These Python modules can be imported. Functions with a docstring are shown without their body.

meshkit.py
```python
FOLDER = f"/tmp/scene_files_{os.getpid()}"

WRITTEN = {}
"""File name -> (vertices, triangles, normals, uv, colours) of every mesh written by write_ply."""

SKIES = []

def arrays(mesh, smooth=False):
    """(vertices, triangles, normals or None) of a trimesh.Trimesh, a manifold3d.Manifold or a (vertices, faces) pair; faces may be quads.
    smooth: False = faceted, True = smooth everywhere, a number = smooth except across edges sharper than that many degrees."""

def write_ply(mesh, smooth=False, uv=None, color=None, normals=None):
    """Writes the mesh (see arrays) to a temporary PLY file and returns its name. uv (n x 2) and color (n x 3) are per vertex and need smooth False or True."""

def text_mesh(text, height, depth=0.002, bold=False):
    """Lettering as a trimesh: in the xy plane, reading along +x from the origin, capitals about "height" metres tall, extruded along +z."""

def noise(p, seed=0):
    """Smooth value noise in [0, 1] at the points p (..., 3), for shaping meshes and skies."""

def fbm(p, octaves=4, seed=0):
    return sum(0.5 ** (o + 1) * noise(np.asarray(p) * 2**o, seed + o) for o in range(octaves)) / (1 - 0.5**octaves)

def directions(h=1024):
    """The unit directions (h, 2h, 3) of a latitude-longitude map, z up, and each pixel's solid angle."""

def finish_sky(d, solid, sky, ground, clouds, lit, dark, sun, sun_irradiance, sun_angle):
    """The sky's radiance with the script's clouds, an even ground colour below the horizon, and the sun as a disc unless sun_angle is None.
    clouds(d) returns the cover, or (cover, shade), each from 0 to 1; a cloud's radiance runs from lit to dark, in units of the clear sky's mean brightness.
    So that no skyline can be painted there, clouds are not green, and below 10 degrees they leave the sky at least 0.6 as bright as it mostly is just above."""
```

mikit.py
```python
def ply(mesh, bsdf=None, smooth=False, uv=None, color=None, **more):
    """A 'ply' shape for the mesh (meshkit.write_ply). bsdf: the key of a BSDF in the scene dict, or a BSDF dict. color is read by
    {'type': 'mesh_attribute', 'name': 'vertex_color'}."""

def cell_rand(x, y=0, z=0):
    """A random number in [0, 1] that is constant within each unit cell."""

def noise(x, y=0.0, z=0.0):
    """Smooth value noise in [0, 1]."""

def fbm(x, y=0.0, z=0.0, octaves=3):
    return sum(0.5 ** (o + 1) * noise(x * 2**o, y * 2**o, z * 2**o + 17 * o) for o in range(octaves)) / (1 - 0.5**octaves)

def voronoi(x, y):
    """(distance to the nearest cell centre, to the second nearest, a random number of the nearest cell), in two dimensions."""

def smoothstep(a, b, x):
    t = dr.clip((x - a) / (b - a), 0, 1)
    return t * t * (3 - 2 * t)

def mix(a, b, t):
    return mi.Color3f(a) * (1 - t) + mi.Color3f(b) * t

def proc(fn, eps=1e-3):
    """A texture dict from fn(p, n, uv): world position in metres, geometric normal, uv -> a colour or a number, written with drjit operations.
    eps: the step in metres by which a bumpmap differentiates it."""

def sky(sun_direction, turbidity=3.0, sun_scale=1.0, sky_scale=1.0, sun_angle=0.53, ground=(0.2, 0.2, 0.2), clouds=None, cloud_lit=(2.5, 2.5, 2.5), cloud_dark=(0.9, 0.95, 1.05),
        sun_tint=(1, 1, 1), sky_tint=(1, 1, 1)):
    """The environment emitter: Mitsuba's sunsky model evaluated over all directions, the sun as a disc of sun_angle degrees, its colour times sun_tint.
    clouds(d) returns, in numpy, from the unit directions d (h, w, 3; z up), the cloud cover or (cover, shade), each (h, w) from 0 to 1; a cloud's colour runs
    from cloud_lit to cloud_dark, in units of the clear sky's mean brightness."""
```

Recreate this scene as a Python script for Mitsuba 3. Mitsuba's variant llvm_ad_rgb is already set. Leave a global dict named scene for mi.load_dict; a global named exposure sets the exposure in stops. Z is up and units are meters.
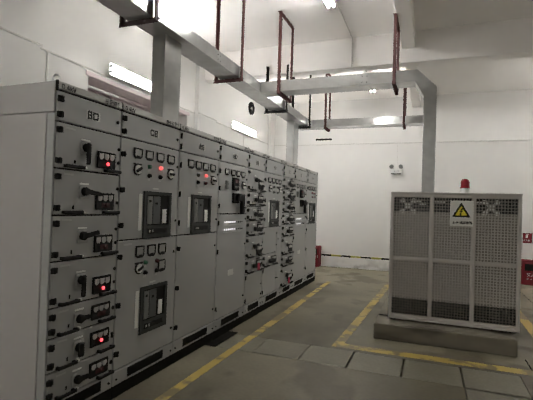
import math, random
import numpy as np, trimesh, manifold3d as m3, mitsuba as mi, drjit as dr
import mikit, meshkit
from mikit import noise, fbm, smoothstep, mix
from shapely.geometry import Polygon

T = mi.ScalarTransform4f
random.seed(7)
rng = np.random.default_rng(7)
scene, labels = {}, {}

# ------------------------------------------------------------------ camera, light level
F_PX, ROLL, PITCH, YAW = 426.675, -0.0313477, 0.0174368, -0.3673863
CAM = np.array([0.0, 0.0, 1.46])


def camera():
    cy, sy, cp, sp = math.cos(YAW), math.sin(YAW), math.cos(PITCH), math.sin(PITCH)
    f = np.array([sy * cp, cy * cp, sp])
    r = np.array([cy, -sy, 0.0])
    d = np.cross(f, r)
    c, s = math.cos(ROLL), math.sin(ROLL)
    up = -(-s * r + c * d)
    return {'type': 'perspective', 'fov_axis': 'x', 'fov': math.degrees(2 * math.atan(266.5 / F_PX)), 'near_clip': 0.05, 'far_clip': 100.0,
            'to_world': T().look_at(origin=CAM.tolist(), target=(CAM + f).tolist(), up=up.tolist())}


scene['camera'] = camera()
exposure = 3.24
TUBE = 11.5                       # radiance of the fluorescent tubes
TUBE_RGB = (1.0, 0.985, 0.963)
# (the room has no sky: it is night outside, and all light comes from the fluorescent fittings built below)

# ------------------------------------------------------------------ materials
def rgb(*c): return {'type': 'rgb', 'value': list(c)}


def princ(name, color, rough=0.5, metallic=0.0, spec=0.5, **k):
    col = color if isinstance(color, dict) else rgb(*color)
    scene[name] = {'type': 'twosided', 'bsdf': {'type': 'principled', 'base_color': col, 'roughness': rough, 'metallic': metallic, 'specular': spec, **k}}
    return name


def wall_fn(p, n, uv):
    a = fbm(p.x * 0.9 + p.y * 0.9, p.y * 0.3 + 3, p.z * 0.9, 3)
    stain = smoothstep(0.42, 0.75, fbm(p.x * 5 + p.y * 3, p.z * 6, 2.0, 3)) * smoothstep(0.34, 0.02, p.z) * smoothstep(0.3, 0.7, noise(p.x * 1.3 + 7.3, p.y * 1.1, 1.0))
    c = mix((0.66, 0.65, 0.627), (0.72, 0.71, 0.688), a)
    return mix(c, (0.20, 0.185, 0.155), stain * 0.75)


def floor_fn(p, n, uv):
    a = fbm(p.x * 0.8, p.y * 0.8, 1.0, 4)
    b = fbm(p.x * 3.1 + 5, p.y * 2.2, 4.0, 3)
    g = noise(p.x * 60, p.y * 60, 1.0)
    c = mix((0.100, 0.090, 0.060), (0.190, 0.173, 0.124), smoothstep(0.25, 0.75, a))
    c = mix(c, (0.072, 0.060, 0.042), smoothstep(0.50, 0.70, b) * 0.6)
    return c * (0.93 + 0.14 * g)


def cover_fn(p, n, uv):
    a = fbm(p.x * 2.3, p.y * 2.3, 9.0, 4)
    g = noise(p.x * 70, p.y * 70, 4.0)
    c = mix((0.125, 0.117, 0.086), (0.190, 0.178, 0.136), a)
    return c * (0.93 + 0.14 * g)


def plinth_fn(p, n, uv):
    a = fbm(p.x * 3 + 1, p.y * 3, p.z * 6, 4)
    stain = smoothstep(0.5, 0.72, fbm(p.x * 2.2 + 11, p.y * 2, p.z * 5 + 3, 3))
    c = mix((0.135, 0.122, 0.092), (0.21, 0.193, 0.152), a)
    return mix(c, (0.050, 0.042, 0.032), stain * 0.7)


def yellow_fn(p, n, uv):
    a = fbm(p.x * 7, p.y * 7, 2.0, 4)
    w = smoothstep(0.47, 0.62, a)
    g = noise(p.x * 2, p.y * 2, 8.0)
    return mix(mix((0.44, 0.33, 0.075), (0.37, 0.27, 0.07), g), (0.15, 0.13, 0.085), w * 0.8)


def zinc_fn(p, n, uv):
    a = fbm(p.x * 9 + p.z * 5, p.y * 9, p.z * 9, 3)
    return mix((0.34, 0.343, 0.335), (0.47, 0.473, 0.46), a)


def zinc_bump(p, n, uv):
    return fbm(p.x * 3.0, p.y * 3.0, p.z * 5.0, 2)


princ('paint_wall', mikit.proc(wall_fn), 0.75, spec=0.25)
princ('paint_ceiling', (0.80, 0.78, 0.755), 0.8, spec=0.2)
princ('concrete_floor', mikit.proc(floor_fn), 0.55, spec=0.3)
princ('concrete_cover', mikit.proc(cover_fn), 0.6, spec=0.3)
princ('plinth_concrete', mikit.proc(plinth_fn), 0.75, spec=0.25)
princ('paint_yellow', mikit.proc(yellow_fn), 0.5, spec=0.4)
scene['zinc'] = {'type': 'twosided', 'bsdf': {'type': 'bumpmap', 'arbitrary': {**mikit.proc(zinc_bump, 4e-3)}, 'scale': 0.003,
                 'bsdf': {'type': 'principled', 'base_color': mikit.proc(zinc_fn), 'roughness': 0.17, 'metallic': 0.82, 'specular': 0.5}}}
princ('cab_grey', (0.328, 0.331, 0.325), 0.42, spec=0.5)
princ('cab_side', (0.395, 0.382, 0.374), 0.42, spec=0.5)
princ('cab_header', (0.46, 0.455, 0.435), 0.4, spec=0.5)
princ('cab_inner', (0.012, 0.012, 0.011), 0.8, spec=0.1)
princ('black', (0.007, 0.007, 0.0065), 0.55, spec=0.15)
princ('black_matt', (0.007, 0.0065, 0.005), 0.9, spec=0.08)
princ('louvre_black', (0.007, 0.007, 0.006), 0.8, spec=0.08)
princ('dark_grey', (0.030, 0.031, 0.030), 0.5, spec=0.25)
princ('lettering_grey', (0.045, 0.044, 0.043), 0.6, spec=0.3)
princ('mid_grey', (0.15, 0.155, 0.15), 0.45, spec=0.5)
princ('breaker_frame', (0.030, 0.033, 0.031), 0.55, spec=0.25)
princ('breaker_face', (0.075, 0.08, 0.08), 0.5, spec=0.4)
princ('switch_plate', (0.30, 0.30, 0.29), 0.45, spec=0.5)
princ('white', (0.72, 0.72, 0.70), 0.5, spec=0.4)
princ('off_white', (0.52, 0.52, 0.50), 0.5, spec=0.4)
princ('dim_white', (0.42, 0.42, 0.41), 0.5, spec=0.4)
princ('chrome', (0.7, 0.7, 0.7), 0.25, metallic=1.0)
princ('oxide', (0.058, 0.019, 0.018), 0.5, spec=0.45)
princ('oxide_dark', (0.030, 0.016, 0.015), 0.55, spec=0.4)
princ('red', (0.13, 0.007, 0.013), 0.4, spec=0.5)
princ('tag_red', (0.30, 0.015, 0.045), 0.5, spec=0.3)
princ('red_dome', (0.22, 0.005, 0.012), 0.22, spec=0.5)
princ('red_dim', (0.04, 0.006, 0.007), 0.4, spec=0.5)
princ('green_dim', (0.012, 0.10, 0.05), 0.4, spec=0.5)
princ('cage_grey', (0.47, 0.45, 0.422), 0.45, spec=0.45)
princ('mesh_grey', (0.47, 0.45, 0.418), 0.5, spec=0.4)
princ('mesh_dark', (0.125, 0.118, 0.105), 0.6, spec=0.2)
princ('mesh_mid', (0.23, 0.22, 0.205), 0.6, spec=0.2)
princ('back_grey', (0.20, 0.19, 0.17), 0.7, spec=0.2)
princ('coil', (0.075, 0.05, 0.04), 0.5, spec=0.4)
princ('sign_yellow', (0.72, 0.62, 0.05), 0.5, spec=0.3)
princ('tape_yellow', (0.46, 0.42, 0.09), 0.5, spec=0.3)
princ('window_alu', (0.62, 0.54, 0.54), 0.4, spec=0.5)
princ('trunk_pvc', (0.58, 0.57, 0.54), 0.5, spec=0.4)
princ('lamp_body', (0.75, 0.75, 0.73), 0.45, spec=0.4)
princ('blind_cloth', (0.46, 0.40, 0.40), 0.8, spec=0.2)
scene['pane_glass'] = {'type': 'thindielectric', 'int_ior': 1.52}


def glow(name, color, power):
    return {'type': 'area', 'radiance': rgb(*[c * power / 2 ** exposure for c in color])}


# ------------------------------------------------------------------ mesh helpers
def _chamfer_template():
    pts, idx = [], []
    for sx in (-1, 1):
        for sy in (-1, 1):
            for sz in (-1, 1):
                for k in range(3):
                    q = np.array([sx, sy, sz], float) * 1.0
                    for a in range(3):
                        if a != k: q[a] *= 0.8
                    pts.append(q); idx.append((sx, sy, sz, k))
    h = trimesh.convex.convex_hull(np.array(pts))
    order = [int(np.argmin(np.linalg.norm(np.array(pts) - v, axis=1))) for v in h.vertices]
    return [idx[o] for o in order], np.array(h.faces)


_CI, _CF = _chamfer_template()
_CS = np.array([[s[0], s[1], s[2]] for s in _CI], float)
_CM = np.array([[1.0 if a != s[3] else 0.0 for a in range(3)] for s in _CI])
_BF = np.array([[0, 1, 3], [0, 3, 2], [4, 6, 7], [4, 7, 5], [0, 4, 5], [0, 5, 1], [2, 3, 7], [2, 7, 6], [0, 2, 6], [0, 6, 4], [1, 5, 7], [1, 7, 3]])


def bx(x0, x1, y0, y1, z0, z1, c=0.0):
    """axis-aligned box, chamfered by c"""
    h = np.array([x1 - x0, y1 - y0, z1 - z0]) / 2
    m = np.array([x1 + x0, y1 + y0, z1 + z0]) / 2
    if c <= 0:
        v = np.array([[x, y, z] for x in (-1, 1) for y in (-1, 1) for z in (-1, 1)], float) * h + m
        return trimesh.Trimesh(v, _BF.copy(), process=False)
    c = min(c, 0.45 * h.min() * 2)
    return trimesh.Trimesh(_CS * h - _CS * _CM * c + m, _CF.copy(), process=False)


def cat(ms): return trimesh.util.concatenate(list(ms))


def lathe(profile, axis='z', center=(0, 0, 0), n=20):
    m = trimesh.creation.revolve(np.array(profile, float), sections=n)
    if axis == 'x': m.apply_transform(trimesh.transformations.rotation_matrix(math.pi / 2, [0, 1, 0]))
    if axis == 'y': m.apply_transform(trimesh.transformations.rotation_matrix(-math.pi / 2, [1, 0, 0]))
    m.apply_translation(center)
    return m


def cyl(r, p0, p1, n=14):
    return trimesh.creation.cylinder(r, segment=[p0, p1], sections=n)


def prism(poly, axis, a0, a1):
    """polygon extruded along an axis: 'x' -> poly in (y,z); 'y' -> poly in (x,z); 'z' -> poly in (x,y)"""
    m = trimesh.creation.extrude_polygon(Polygon(poly), a1 - a0, engine='earcut')
    v = m.vertices.copy(); v[:, 2] += a0
    if axis == 'x': v = v[:, [2, 0, 1]]
    if axis == 'y': v = np.stack([v[:, 0], v[:, 2], v[:, 1]], 1)
    m = trimesh.Trimesh(v, m.faces, process=False)
    if m.volume < 0: m.invert()
    return m


def numbered(k):
    if k not in labels and k not in scene and not any(q.startswith(k + '__') for q in scene): return k
    i = 1
    while f'{k}_{i:03d}' in labels or f'{k}_{i:03d}' in scene or any(q.startswith(f'{k}_{i:03d}__') for q in scene): i += 1
    return f'{k}_{i:03d}'


_used = {}


def newkey(parent, name):
    base = f'{parent}__{name}' if parent else name
    i = _used.get(base, 0); _used[base] = i + 1
    return base if i == 0 else f'{base}_{i:03d}'


def obj(parent, name, mesh, mat, smooth=False, label=None, kind=None, emit=None, off=None):
    key = newkey(parent, name)
    e = dict(mikit.ply(mesh, mat, smooth=smooth)) if not isinstance(mesh, dict) else dict(mesh)
    if off is not None: e['to_world'] = T().translate([float(o) for o in off])
    if emit is not None: e['emitter'] = emit
    scene[key] = e
    if label or kind:
        labels[key] = {}
        if label: labels[key]['label'] = label
        if kind: labels[key]['kind'] = kind
    return key


_cache = {}


def shared(tag, build, mat, smooth=False):
    if tag not in _cache: _cache[tag] = mikit.ply(build(), mat, smooth=smooth)
    return _cache[tag]


def thing(name, label, cat_, group=None):
    key = newkey(None, name)
    labels[key] = {'label': label, 'category': cat_}
    if group: labels[key]['group'] = group
    return key


def struct(name, mesh, mat, label=None, smooth=False):
    scene[name] = mikit.ply(mesh, mat, smooth=smooth)
    labels[name] = {'kind': 'structure', **({'label': label} if label else {})}
    return name


# stroke lettering: each glyph a list of strokes in a unit square
GL = {
    '止': [((.5, 1), (.5, .05)), ((.5, .58), (.88, .58)), ((.2, .62), (.2, .05)), ((0, .04), (1, .04))],
    '步': [((.5, 1), (.5, .55)), ((.5, .8), (.82, .8)), ((.24, .85), (.24, .55)), ((0, .55), (1, .55)), ((.5, .5), (.5, .2)), ((.3, .45), (.15, .28)), ((.85, .42), (.2, 0))],
    '高': [((.5, 1), (.5, .88)), ((0, .86), (1, .86)), ((.28, .74), (.72, .74)), ((.28, .56), (.72, .56)), ((.28, .74), (.28, .56)), ((.72, .74), (.72, .56)), ((.06, .44), (.94, .44)), ((.06, .44), (.06, 0)), ((.94, .44), (.94, 0)), ((.32, .28), (.68, .28)), ((.32, .1), (.68, .1)), ((.32, .28), (.32, .1)), ((.68, .28), (.68, .1))],
    '压': [((.1, .95), (1, .95)), ((.14, .95), (.02, 0)), ((.3, .55), (.92, .55)), ((.6, .8), (.6, .08)), ((.2, .06), (1, .06)), ((.74, .36), (.86, .24))],
    '危': [((.34, 1), (.1, .72)), ((.3, .9), (.7, .9)), ((.7, .9), (.55, .72)), ((.1, .7), (1, .7)), ((.16, .7), (.02, 0)), ((.36, .5), (.74, .5)), ((.74, .5), (.74, .28)), ((.36, .5), (.36, .05)), ((.36, .05), (.95, .05)), ((.95, .05), (.95, .2)), ((.52, .28), (.74, .28))],
    '险': [((.06, .95), (.06, 0)), ((.06, .95), (.3, .95)), ((.3, .95), (.2, .6)), ((.2, .6), (.3, .4)), ((.3, .4), (.14, .32)), ((.66, 1), (.38, .68)), ((.66, 1), (.98, .68)), ((.5, .62), (.84, .62)), ((.44, .45), (.52, .25)), ((.64, .48), (.68, .28)), ((.92, .48), (.78, .15)), ((.36, .06), (1, .06))],
    '日': [((.2, .95), (.8, .95)), ((.2, .95), (.2, .05)), ((.8, .95), (.8, .05)), ((.2, .5), (.8, .5)), ((.2, .05), (.8, .05))],
    '口': [((.08, .92), (.92, .92)), ((.08, .92), (.08, .08)), ((.92, .92), (.92, .08)), ((.08, .08), (.92, .08))],
    '目': [((.2, 1), (.8, 1)), ((.2, 1), (.2, 0)), ((.8, 1), (.8, 0)), ((.2, .67), (.8, .67)), ((.2, .34), (.8, .34)), ((.2, 0), (.8, 0))],
    '田': [((.1, .9), (.9, .9)), ((.1, .9), (.1, .1)), ((.9, .9), (.9, .1)), ((.1, .5), (.9, .5)), ((.1, .1), (.9, .1)), ((.5, .9), (.5, .1))],
    '出': [((.5, 1), (.5, 0)), ((.18, .9), (.18, .55)), ((.82, .9), (.82, .55)), ((.18, .55), (.82, .55)), ((.06, .4), (.06, 0)), ((.94, .4), (.94, 0)), ((.06, .02), (.94, .02))],
    '灭': [((.05, .95), (.95, .95)), ((.22, .72), (.12, .45)), ((.85, .74), (.7, .5)), ((.5, .9), (.5, .5)), ((.5, .5), (.04, 0)), ((.5, .5), (.96, 0))],
    '火': [((.18, .72), (.08, .4)), ((.88, .74), (.7, .48)), ((.5, 1), (.5, .5)), ((.5, .5), (.04, 0)), ((.5, .5), (.96, 0))],
    '器': [((.08, .98), (.4, .98)), ((.08, .98), (.08, .7)), ((.4, .98), (.4, .7)), ((.08, .7), (.4, .7)), ((.6, .98), (.92, .98)), ((.6, .98), (.6, .7)), ((.92, .98), (.92, .7)), ((.6, .7), (.92, .7)), ((.04, .52), (.96, .52)), ((.5, .66), (.1, .36)), ((.5, .56), (.92, .36)), ((.08, .28), (.4, .28)), ((.08, .28), (.08, 0)), ((.4, .28), (.4, 0)), ((.08, 0), (.4, 0)), ((.6, .28), (.92, .28)), ((.6, .28), (.6, 0)), ((.92, .28), (.92, 0)), ((.6, 0), (.92, 0))],
    '箱': [((.1, 1), (.02, .78)), ((.1, .88), (.44, .88)), ((.6, 1), (.52, .78)), ((.6, .88), (.96, .88)), ((.04, .6), (.48, .6)), ((.26, .74), (.26, 0)), ((.26, .58), (.04, .2)), ((.26, .58), (.46, .28)), ((.56, .7), (.94, .7)), ((.56, .7), (.56, 0)), ((.94, .7), (.94, 0)), ((.56, .46), (.94, .46)), ((.56, .22), (.94, .22)), ((.56, 0), (.94, 0))],
    '1': [((.5, 1), (.5, 0)), ((.3, .82), (.5, 1))],
}


def strokes_mesh(text, size, weight, depth, pitch=1.12):
    """lettering in the xy plane from stroke glyphs; reads along +x from the origin"""
    out = []
    for i, ch in enumerate(text):
        for (a, b) in GL.get(ch, []):
            p, q = np.array(a) * size + [i * size * pitch, 0], np.array(b) * size + [i * size * pitch, 0]
            d = q - p; L = np.linalg.norm(d); ang = math.atan2(d[1], d[0])
            m = bx(-weight / 2, L + weight / 2, -weight / 2, weight / 2, 0, depth)
            m.apply_transform(trimesh.transformations.rotation_matrix(ang, [0, 0, 1])); m.apply_translation([p[0], p[1], 0])
            out.append(m)
    return cat(out)


def on_front(m, x, y, z):
    """xy-plane lettering stood on a face that looks towards +x (reads along +y)"""
    v = np.stack([x + m.vertices[:, 2], y + m.vertices[:, 0], z + m.vertices[:, 1]], 1)
    return trimesh.Trimesh(v, m.faces, process=False)


def on_south(m, x, y, z):
    """xy-plane lettering stood on a face that looks towards -y (reads along +x)"""
    v = np.stack([x + m.vertices[:, 0], y - m.vertices[:, 2], z + m.vertices[:, 1]], 1)
    return trimesh.Trimesh(v, m.faces, process=False)


# ------------------------------------------------------------------ room
XL, XR, YB, YF, ZC = -4.04, 3.9, 10.83, -3.2, 4.26
WIN = (4.15, 6.48, 1.55, 3.05)


def mani(mesh): return m3.Manifold(m3.Mesh(np.asarray(mesh.vertices, np.float32), np.asarray(mesh.faces, np.uint32)))


def unmani(M):
    q = M.to_mesh()
    return trimesh.Trimesh(q.vert_properties[:, :3], q.tri_verts, process=False)


COVX = [-2.04, -1.645, -1.165, -0.70, -0.212, 0.30, 0.80]
COVY = (3.985, 4.485)
LONG = [(3.975, 3.47), (3.47, 2.97), (2.97, 2.47), (2.47, 1.97)]
fl = mani(bx(XL - .4, XR + .3, YF - .3, YB + .3, -0.25, 0.0))
fl -= mani(bx(COVX[0], COVX[-1], COVY[0], COVY[1], -0.055, 0.1))
fl -= mani(bx(0.30, 0.80, LONG[-1][1], COVY[0] + .01, -0.055, 0.1))
struct('floor', unmani(fl), 'concrete_floor', 'worn grey-brown concrete floor')
struct('ceiling', bx(XL - .4, XR + .3, YF - .3, YB + .3, ZC, ZC + 0.2), 'paint_ceiling', 'white painted concrete ceiling')
wl = mani(bx(XL - .4, XL, YF - .3, YB + .3, 0, ZC)) - mani(bx(XL - .5, XL + .1, WIN[0], WIN[1], WIN[2], WIN[3]))
struct('wall_left', unmani(wl), 'paint_wall', 'white left wall behind the switchgear')
struct('wall_back', bx(XL, XR, YB, YB + .3, 0, ZC), 'paint_wall', 'white back wall')
struct('wall_right', bx(XR, XR + .3, YF - .3, YB + .3, 0, ZC), 'paint_wall')
struct('wall_front', bx(XL, XR, YF - .3, YF, 0, ZC), 'paint_wall')
for i, (y0, y1) in enumerate(((2.75, 3.37), (6.72, 7.40), (10.45, 10.83))):
    struct(f'trim_{i + 1}', bx(XL, XL + .08, y0, y1, 0, ZC, 0.004), 'paint_wall', 'shallow white pilaster on the left wall')
struct('trim_4', bx(XL + .08, -3.35, YB - .06, YB, 0, ZC, 0.004), 'paint_wall', 'shallow white pilaster on the back wall')
obj('ceiling', 'cross_beam', bx(XL, XR, 6.90, 7.12, 3.775, ZC, 0.006), 'paint_ceiling')
obj('ceiling', 'cross_beam', bx(XL, XR, 3.05, 3.27, 3.775, ZC, 0.006), 'paint_ceiling')
obj('ceiling', 'cross_beam', bx(XL, XR, -0.8, -0.58, 3.775, ZC, 0.006), 'paint_ceiling')
for y0, y1 in ((-0.58, 3.05), (3.27, 6.90), (7.12, YB)):
    obj('ceiling', 'long_beam', bx(-0.475, -0.278, y0, y1, 3.99, ZC, 0.006), 'paint_ceiling')

# trench covers (flush slabs with open joints) and the painted lines, all of the floor
g = 0.008
for i in range(len(COVX) - 1):
    dz = rng.uniform(-0.003, 0.002)
    gl, gr = (.009 if COVX[i] > -.8 else .004), (.009 if COVX[i + 1] > -.8 else .004)
    obj('floor', 'trench_cover', bx(COVX[i] + gl, COVX[i + 1] - gr, COVY[0] + g, COVY[1] - g, -0.05, 0.001 + dz, 0.002), 'concrete_cover')
for a, b in LONG:
    obj('floor', 'trench_cover', bx(0.30 + g, 0.80 - g, b + g, a - g, -0.05, 0.001 + rng.uniform(-0.003, 0.002), 0.004), 'concrete_cover')
obj('floor', 'steel_cover', bx(-2.168, -2.045, 3.975, 4.53, 0.0, 0.006, 0.002), 'black_matt', label='black steel plate over the trench end at the foot of the cabinets')


def line(pts, label):
    obj('floor', 'painted_line', prism(pts, 'z', 0.0, 0.0016), 'paint_yellow', label=label)


line([(-1.890, -1.5), (-1.800, -1.5), (-1.805, 3.6), (-1.795, 5.6), (-1.84, 8.55), (-1.925, 8.55), (-1.89, 4.5)], 'yellow painted line in front of the cabinets')
line([(-0.955, 4.55), (-0.845, 4.70), (-0.69, 8.80), (-0.80, 8.80)], 'yellow painted line left of the transformer cage')
line([(-0.955, 4.55), (1.30, 4.55), (1.17, 4.69), (-0.845, 4.70)], 'yellow painted line in front of the transformer cage')
line([(1.17, 4.69), (1.30, 4.55), (1.33, 8.80), (1.21, 8.80)], 'yellow painted line right of the transformer cage')
line([(-0.69, 8.70), (1.21, 8.70), (1.21, 8.80), (-0.69, 8.80)], 'yellow painted line behind the transformer cage')
obj('floor', 'joint_strip', bx(1.625, 1.637, 6.0, 10.8, 0, 0.0012), 'black_matt')
obj('floor', 'joint_strip', bx(0.925, 0.937, 4.05, 5.02, 0, 0.0012), 'black_matt')

# window in the left wall, above and behind the cabinets
wn = 'window_1'
y0, y1, z0, z1 = WIN
xg = XL - 0.33
t = 0.05
scene[wn] = mikit.ply(cat([bx(xg - .03, xg + .03, y0, y1, z1 - t, z1, .003), bx(xg - .03, xg + .03, y0, y1, z0, z0 + t, .003), bx(xg - .03, xg + .03, y0, y0 + t, z0 + t, z1 - t, .003), bx(xg - .03, xg + .03, y1 - t, y1, z0 + t, z1 - t, .003)]), 'window_alu')
labels[wn] = {'kind': 'structure', 'label': 'dark night window with pinkish aluminium frame'}
obj(wn, 'head_lining', bx(XL - .30, XL + .012, y0, y1, z1 - .012, z1 - .0005), 'window_alu')
obj(wn, 'trim_strip', bx(XL + .0005, XL + .014, y0 - .05, y1 + .05, z1 - .01, z1 + .045, .003), 'window_alu')
mids = [y0 + t + (y1 - y0 - 2 * t) * k / 3 for k in range(4)]
for k in (1, 2): obj(wn, 'mullion', bx(xg - .025, xg + .028, mids[k] - .022, mids[k] + .022, z0 + t, z1 - t, .003), 'window_alu')
obj(wn, 'transom', bx(xg - .025, xg + .026, y0 + t, y1 - t, 2.74, 2.775, .003), 'window_alu')
for k in range(3):
    v = np.array([[xg, mids[k], z0 + t], [xg, mids[k + 1], z0 + t], [xg, mids[k + 1], z1 - t], [xg, mids[k], z1 - t]], float)
    obj(wn, 'pane', trimesh.Trimesh(v, [[0, 1, 2], [0, 2, 3]], process=False), 'pane_glass')

obj(wn, 'blind', bx(xg - .075, xg - .070, y0 + .01, y1 - .01, z0 + .02, z1 - .01), 'blind_cloth')
obj(wn, 'head_rail', bx(XL - .175, XL - .145, y0 + .001, y0 + .74, 2.952, 2.982, .003), 'white')

# ------------------------------------------------------------------ switchgear cabinets
XF = -2.169
ORDER = [0.6, 0.8, 0.8, 0.8, 0.6, 0.8, 0.6, 0.8, 0.8]
CY = [1.978]
for w in ORDER: CY.append(CY[-1] + w * 0.992)
ZT, ZH, ZD, ZV, ZB = 2.205, 2.150, 1.957, 0.205, 0.088


def fb(par, name, y0, y1, z0, z1, dep, mat, x0=0.0, c=0.002, **k):
    """box on the cabinet front: stands out from XF + x0 by dep"""
    tag = ('fb', round(y1 - y0, 4), round(z1 - z0, 4), dep, c, mat)
    e = shared(tag, lambda: bx(0, dep, 0, y1 - y0, 0, z1 - z0, c), mat)
    return obj(par, name, e, mat, off=(XF + x0, y0, z0), **k)


def hinge(par, y, z):
    e = shared('hinge', lambda: cat([bx(0, .018, -.022, .022, -.017, .017, .003), bx(.0, .026, -.006, .006, -.019, .019, .002)]), 'black')
    obj(par, 'hinge', e, 'black', off=(XF, y, z))


def slim_hinge(par, y, z):
    e = shared('slim_hinge', lambda: cat([bx(0, .012, -.010, .010, -.024, .024, .003), bx(.012, .016, -.004, .004, -.026, .026, .001)]), 'black')
    obj(par, 'hinge', e, 'black', off=(XF, y, z))


def screw(par, y, z, name='quarter_turn_lock', r=.0115):
    e = shared(('screw', r), lambda: lathe([(0, .010), (r * .75, .010), (r, .006), (r, 0), (0, 0)][::-1], 'x', n=12), 'black', 30)
    obj(par, name, e, 'black', off=(XF, y, z))


def bow_handle(par, y0, y1, z):
    L = y1 - y0
    e = shared(('bow', round(L, 3)), lambda: cat([bx(.022, .036, 0, L, -.011, .011, .004), bx(0, .03, .004, .024, -.009, .009, .002), bx(0, .03, L - .024, L - .004, -.009, .009, .002)]), 'black')
    obj(par, 'pull_handle', e, 'black', off=(XF, y0, z))


def meter(par, y0, y1, z0, z1):
    """panel meter: dark shield-shaped rim, pale dial, dark lower cover and a needle"""
    W, H = y1 - y0, z1 - z0
    tag = ('meter', round(W, 3), round(H, 3))

    def rim():
        c = .22 * W
        outer = [(0, H), (W, H), (W, c * .9), (W * .78, 0), (W * .22, 0), (0, c * .9)]
        s = 0.115
        inner = [(W * s, H * (1 - s)), (W * (1 - s), H * (1 - s)), (W * (1 - s), c + H * .02), (W * .72, H * s * 1.3), (W * .28, H * s * 1.3), (W * s, c + H * .02)]
        m = trimesh.creation.extrude_polygon(Polygon(outer, [inner]), .009, engine='earcut')
        return on_front(m, 0, 0, 0)

    def dial():
        return cat([bx(0, .007, W * .1, W * .9, H * .14, H * .93)])

    k = obj(par, 'panel_meter', shared(tag, rim, 'black'), 'black', off=(XF, y0, z0))
    obj_par_dial = f'{k}__dial'
    scene[obj_par_dial] = {**shared(tag + ('d',), dial, 'dial_grey'), 'to_world': T().translate([XF, y0, z0])}
    scene[f'{k}__needle'] = {**shared(tag + ('n',), lambda: cat([bx(.007, .010, W * .3, W * .7, H * .14, H * .26)]), 'black'), 'to_world': T().translate([XF, y0, z0])}


princ('dial_grey', (0.30, 0.305, 0.295), 0.35, spec=0.6)


def meter_in_drawer(dr, y0, y1, z0, z1, i):
    W, H = y1 - y0, z1 - z0
    tag = ('dm', round(W, 3), round(H, 3))
    e = shared(tag, lambda: on_front(trimesh.creation.extrude_polygon(Polygon([(0, H), (W, H), (W, H * .35), (W * .62, 0), (W * .25, 0), (0, H * .3)]), .004, engine='earcut'), 0, 0, 0), 'dim_white')
    obj(dr, 'panel_meter', e, 'dim_white', off=(XF + .014, y0, z0))


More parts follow.
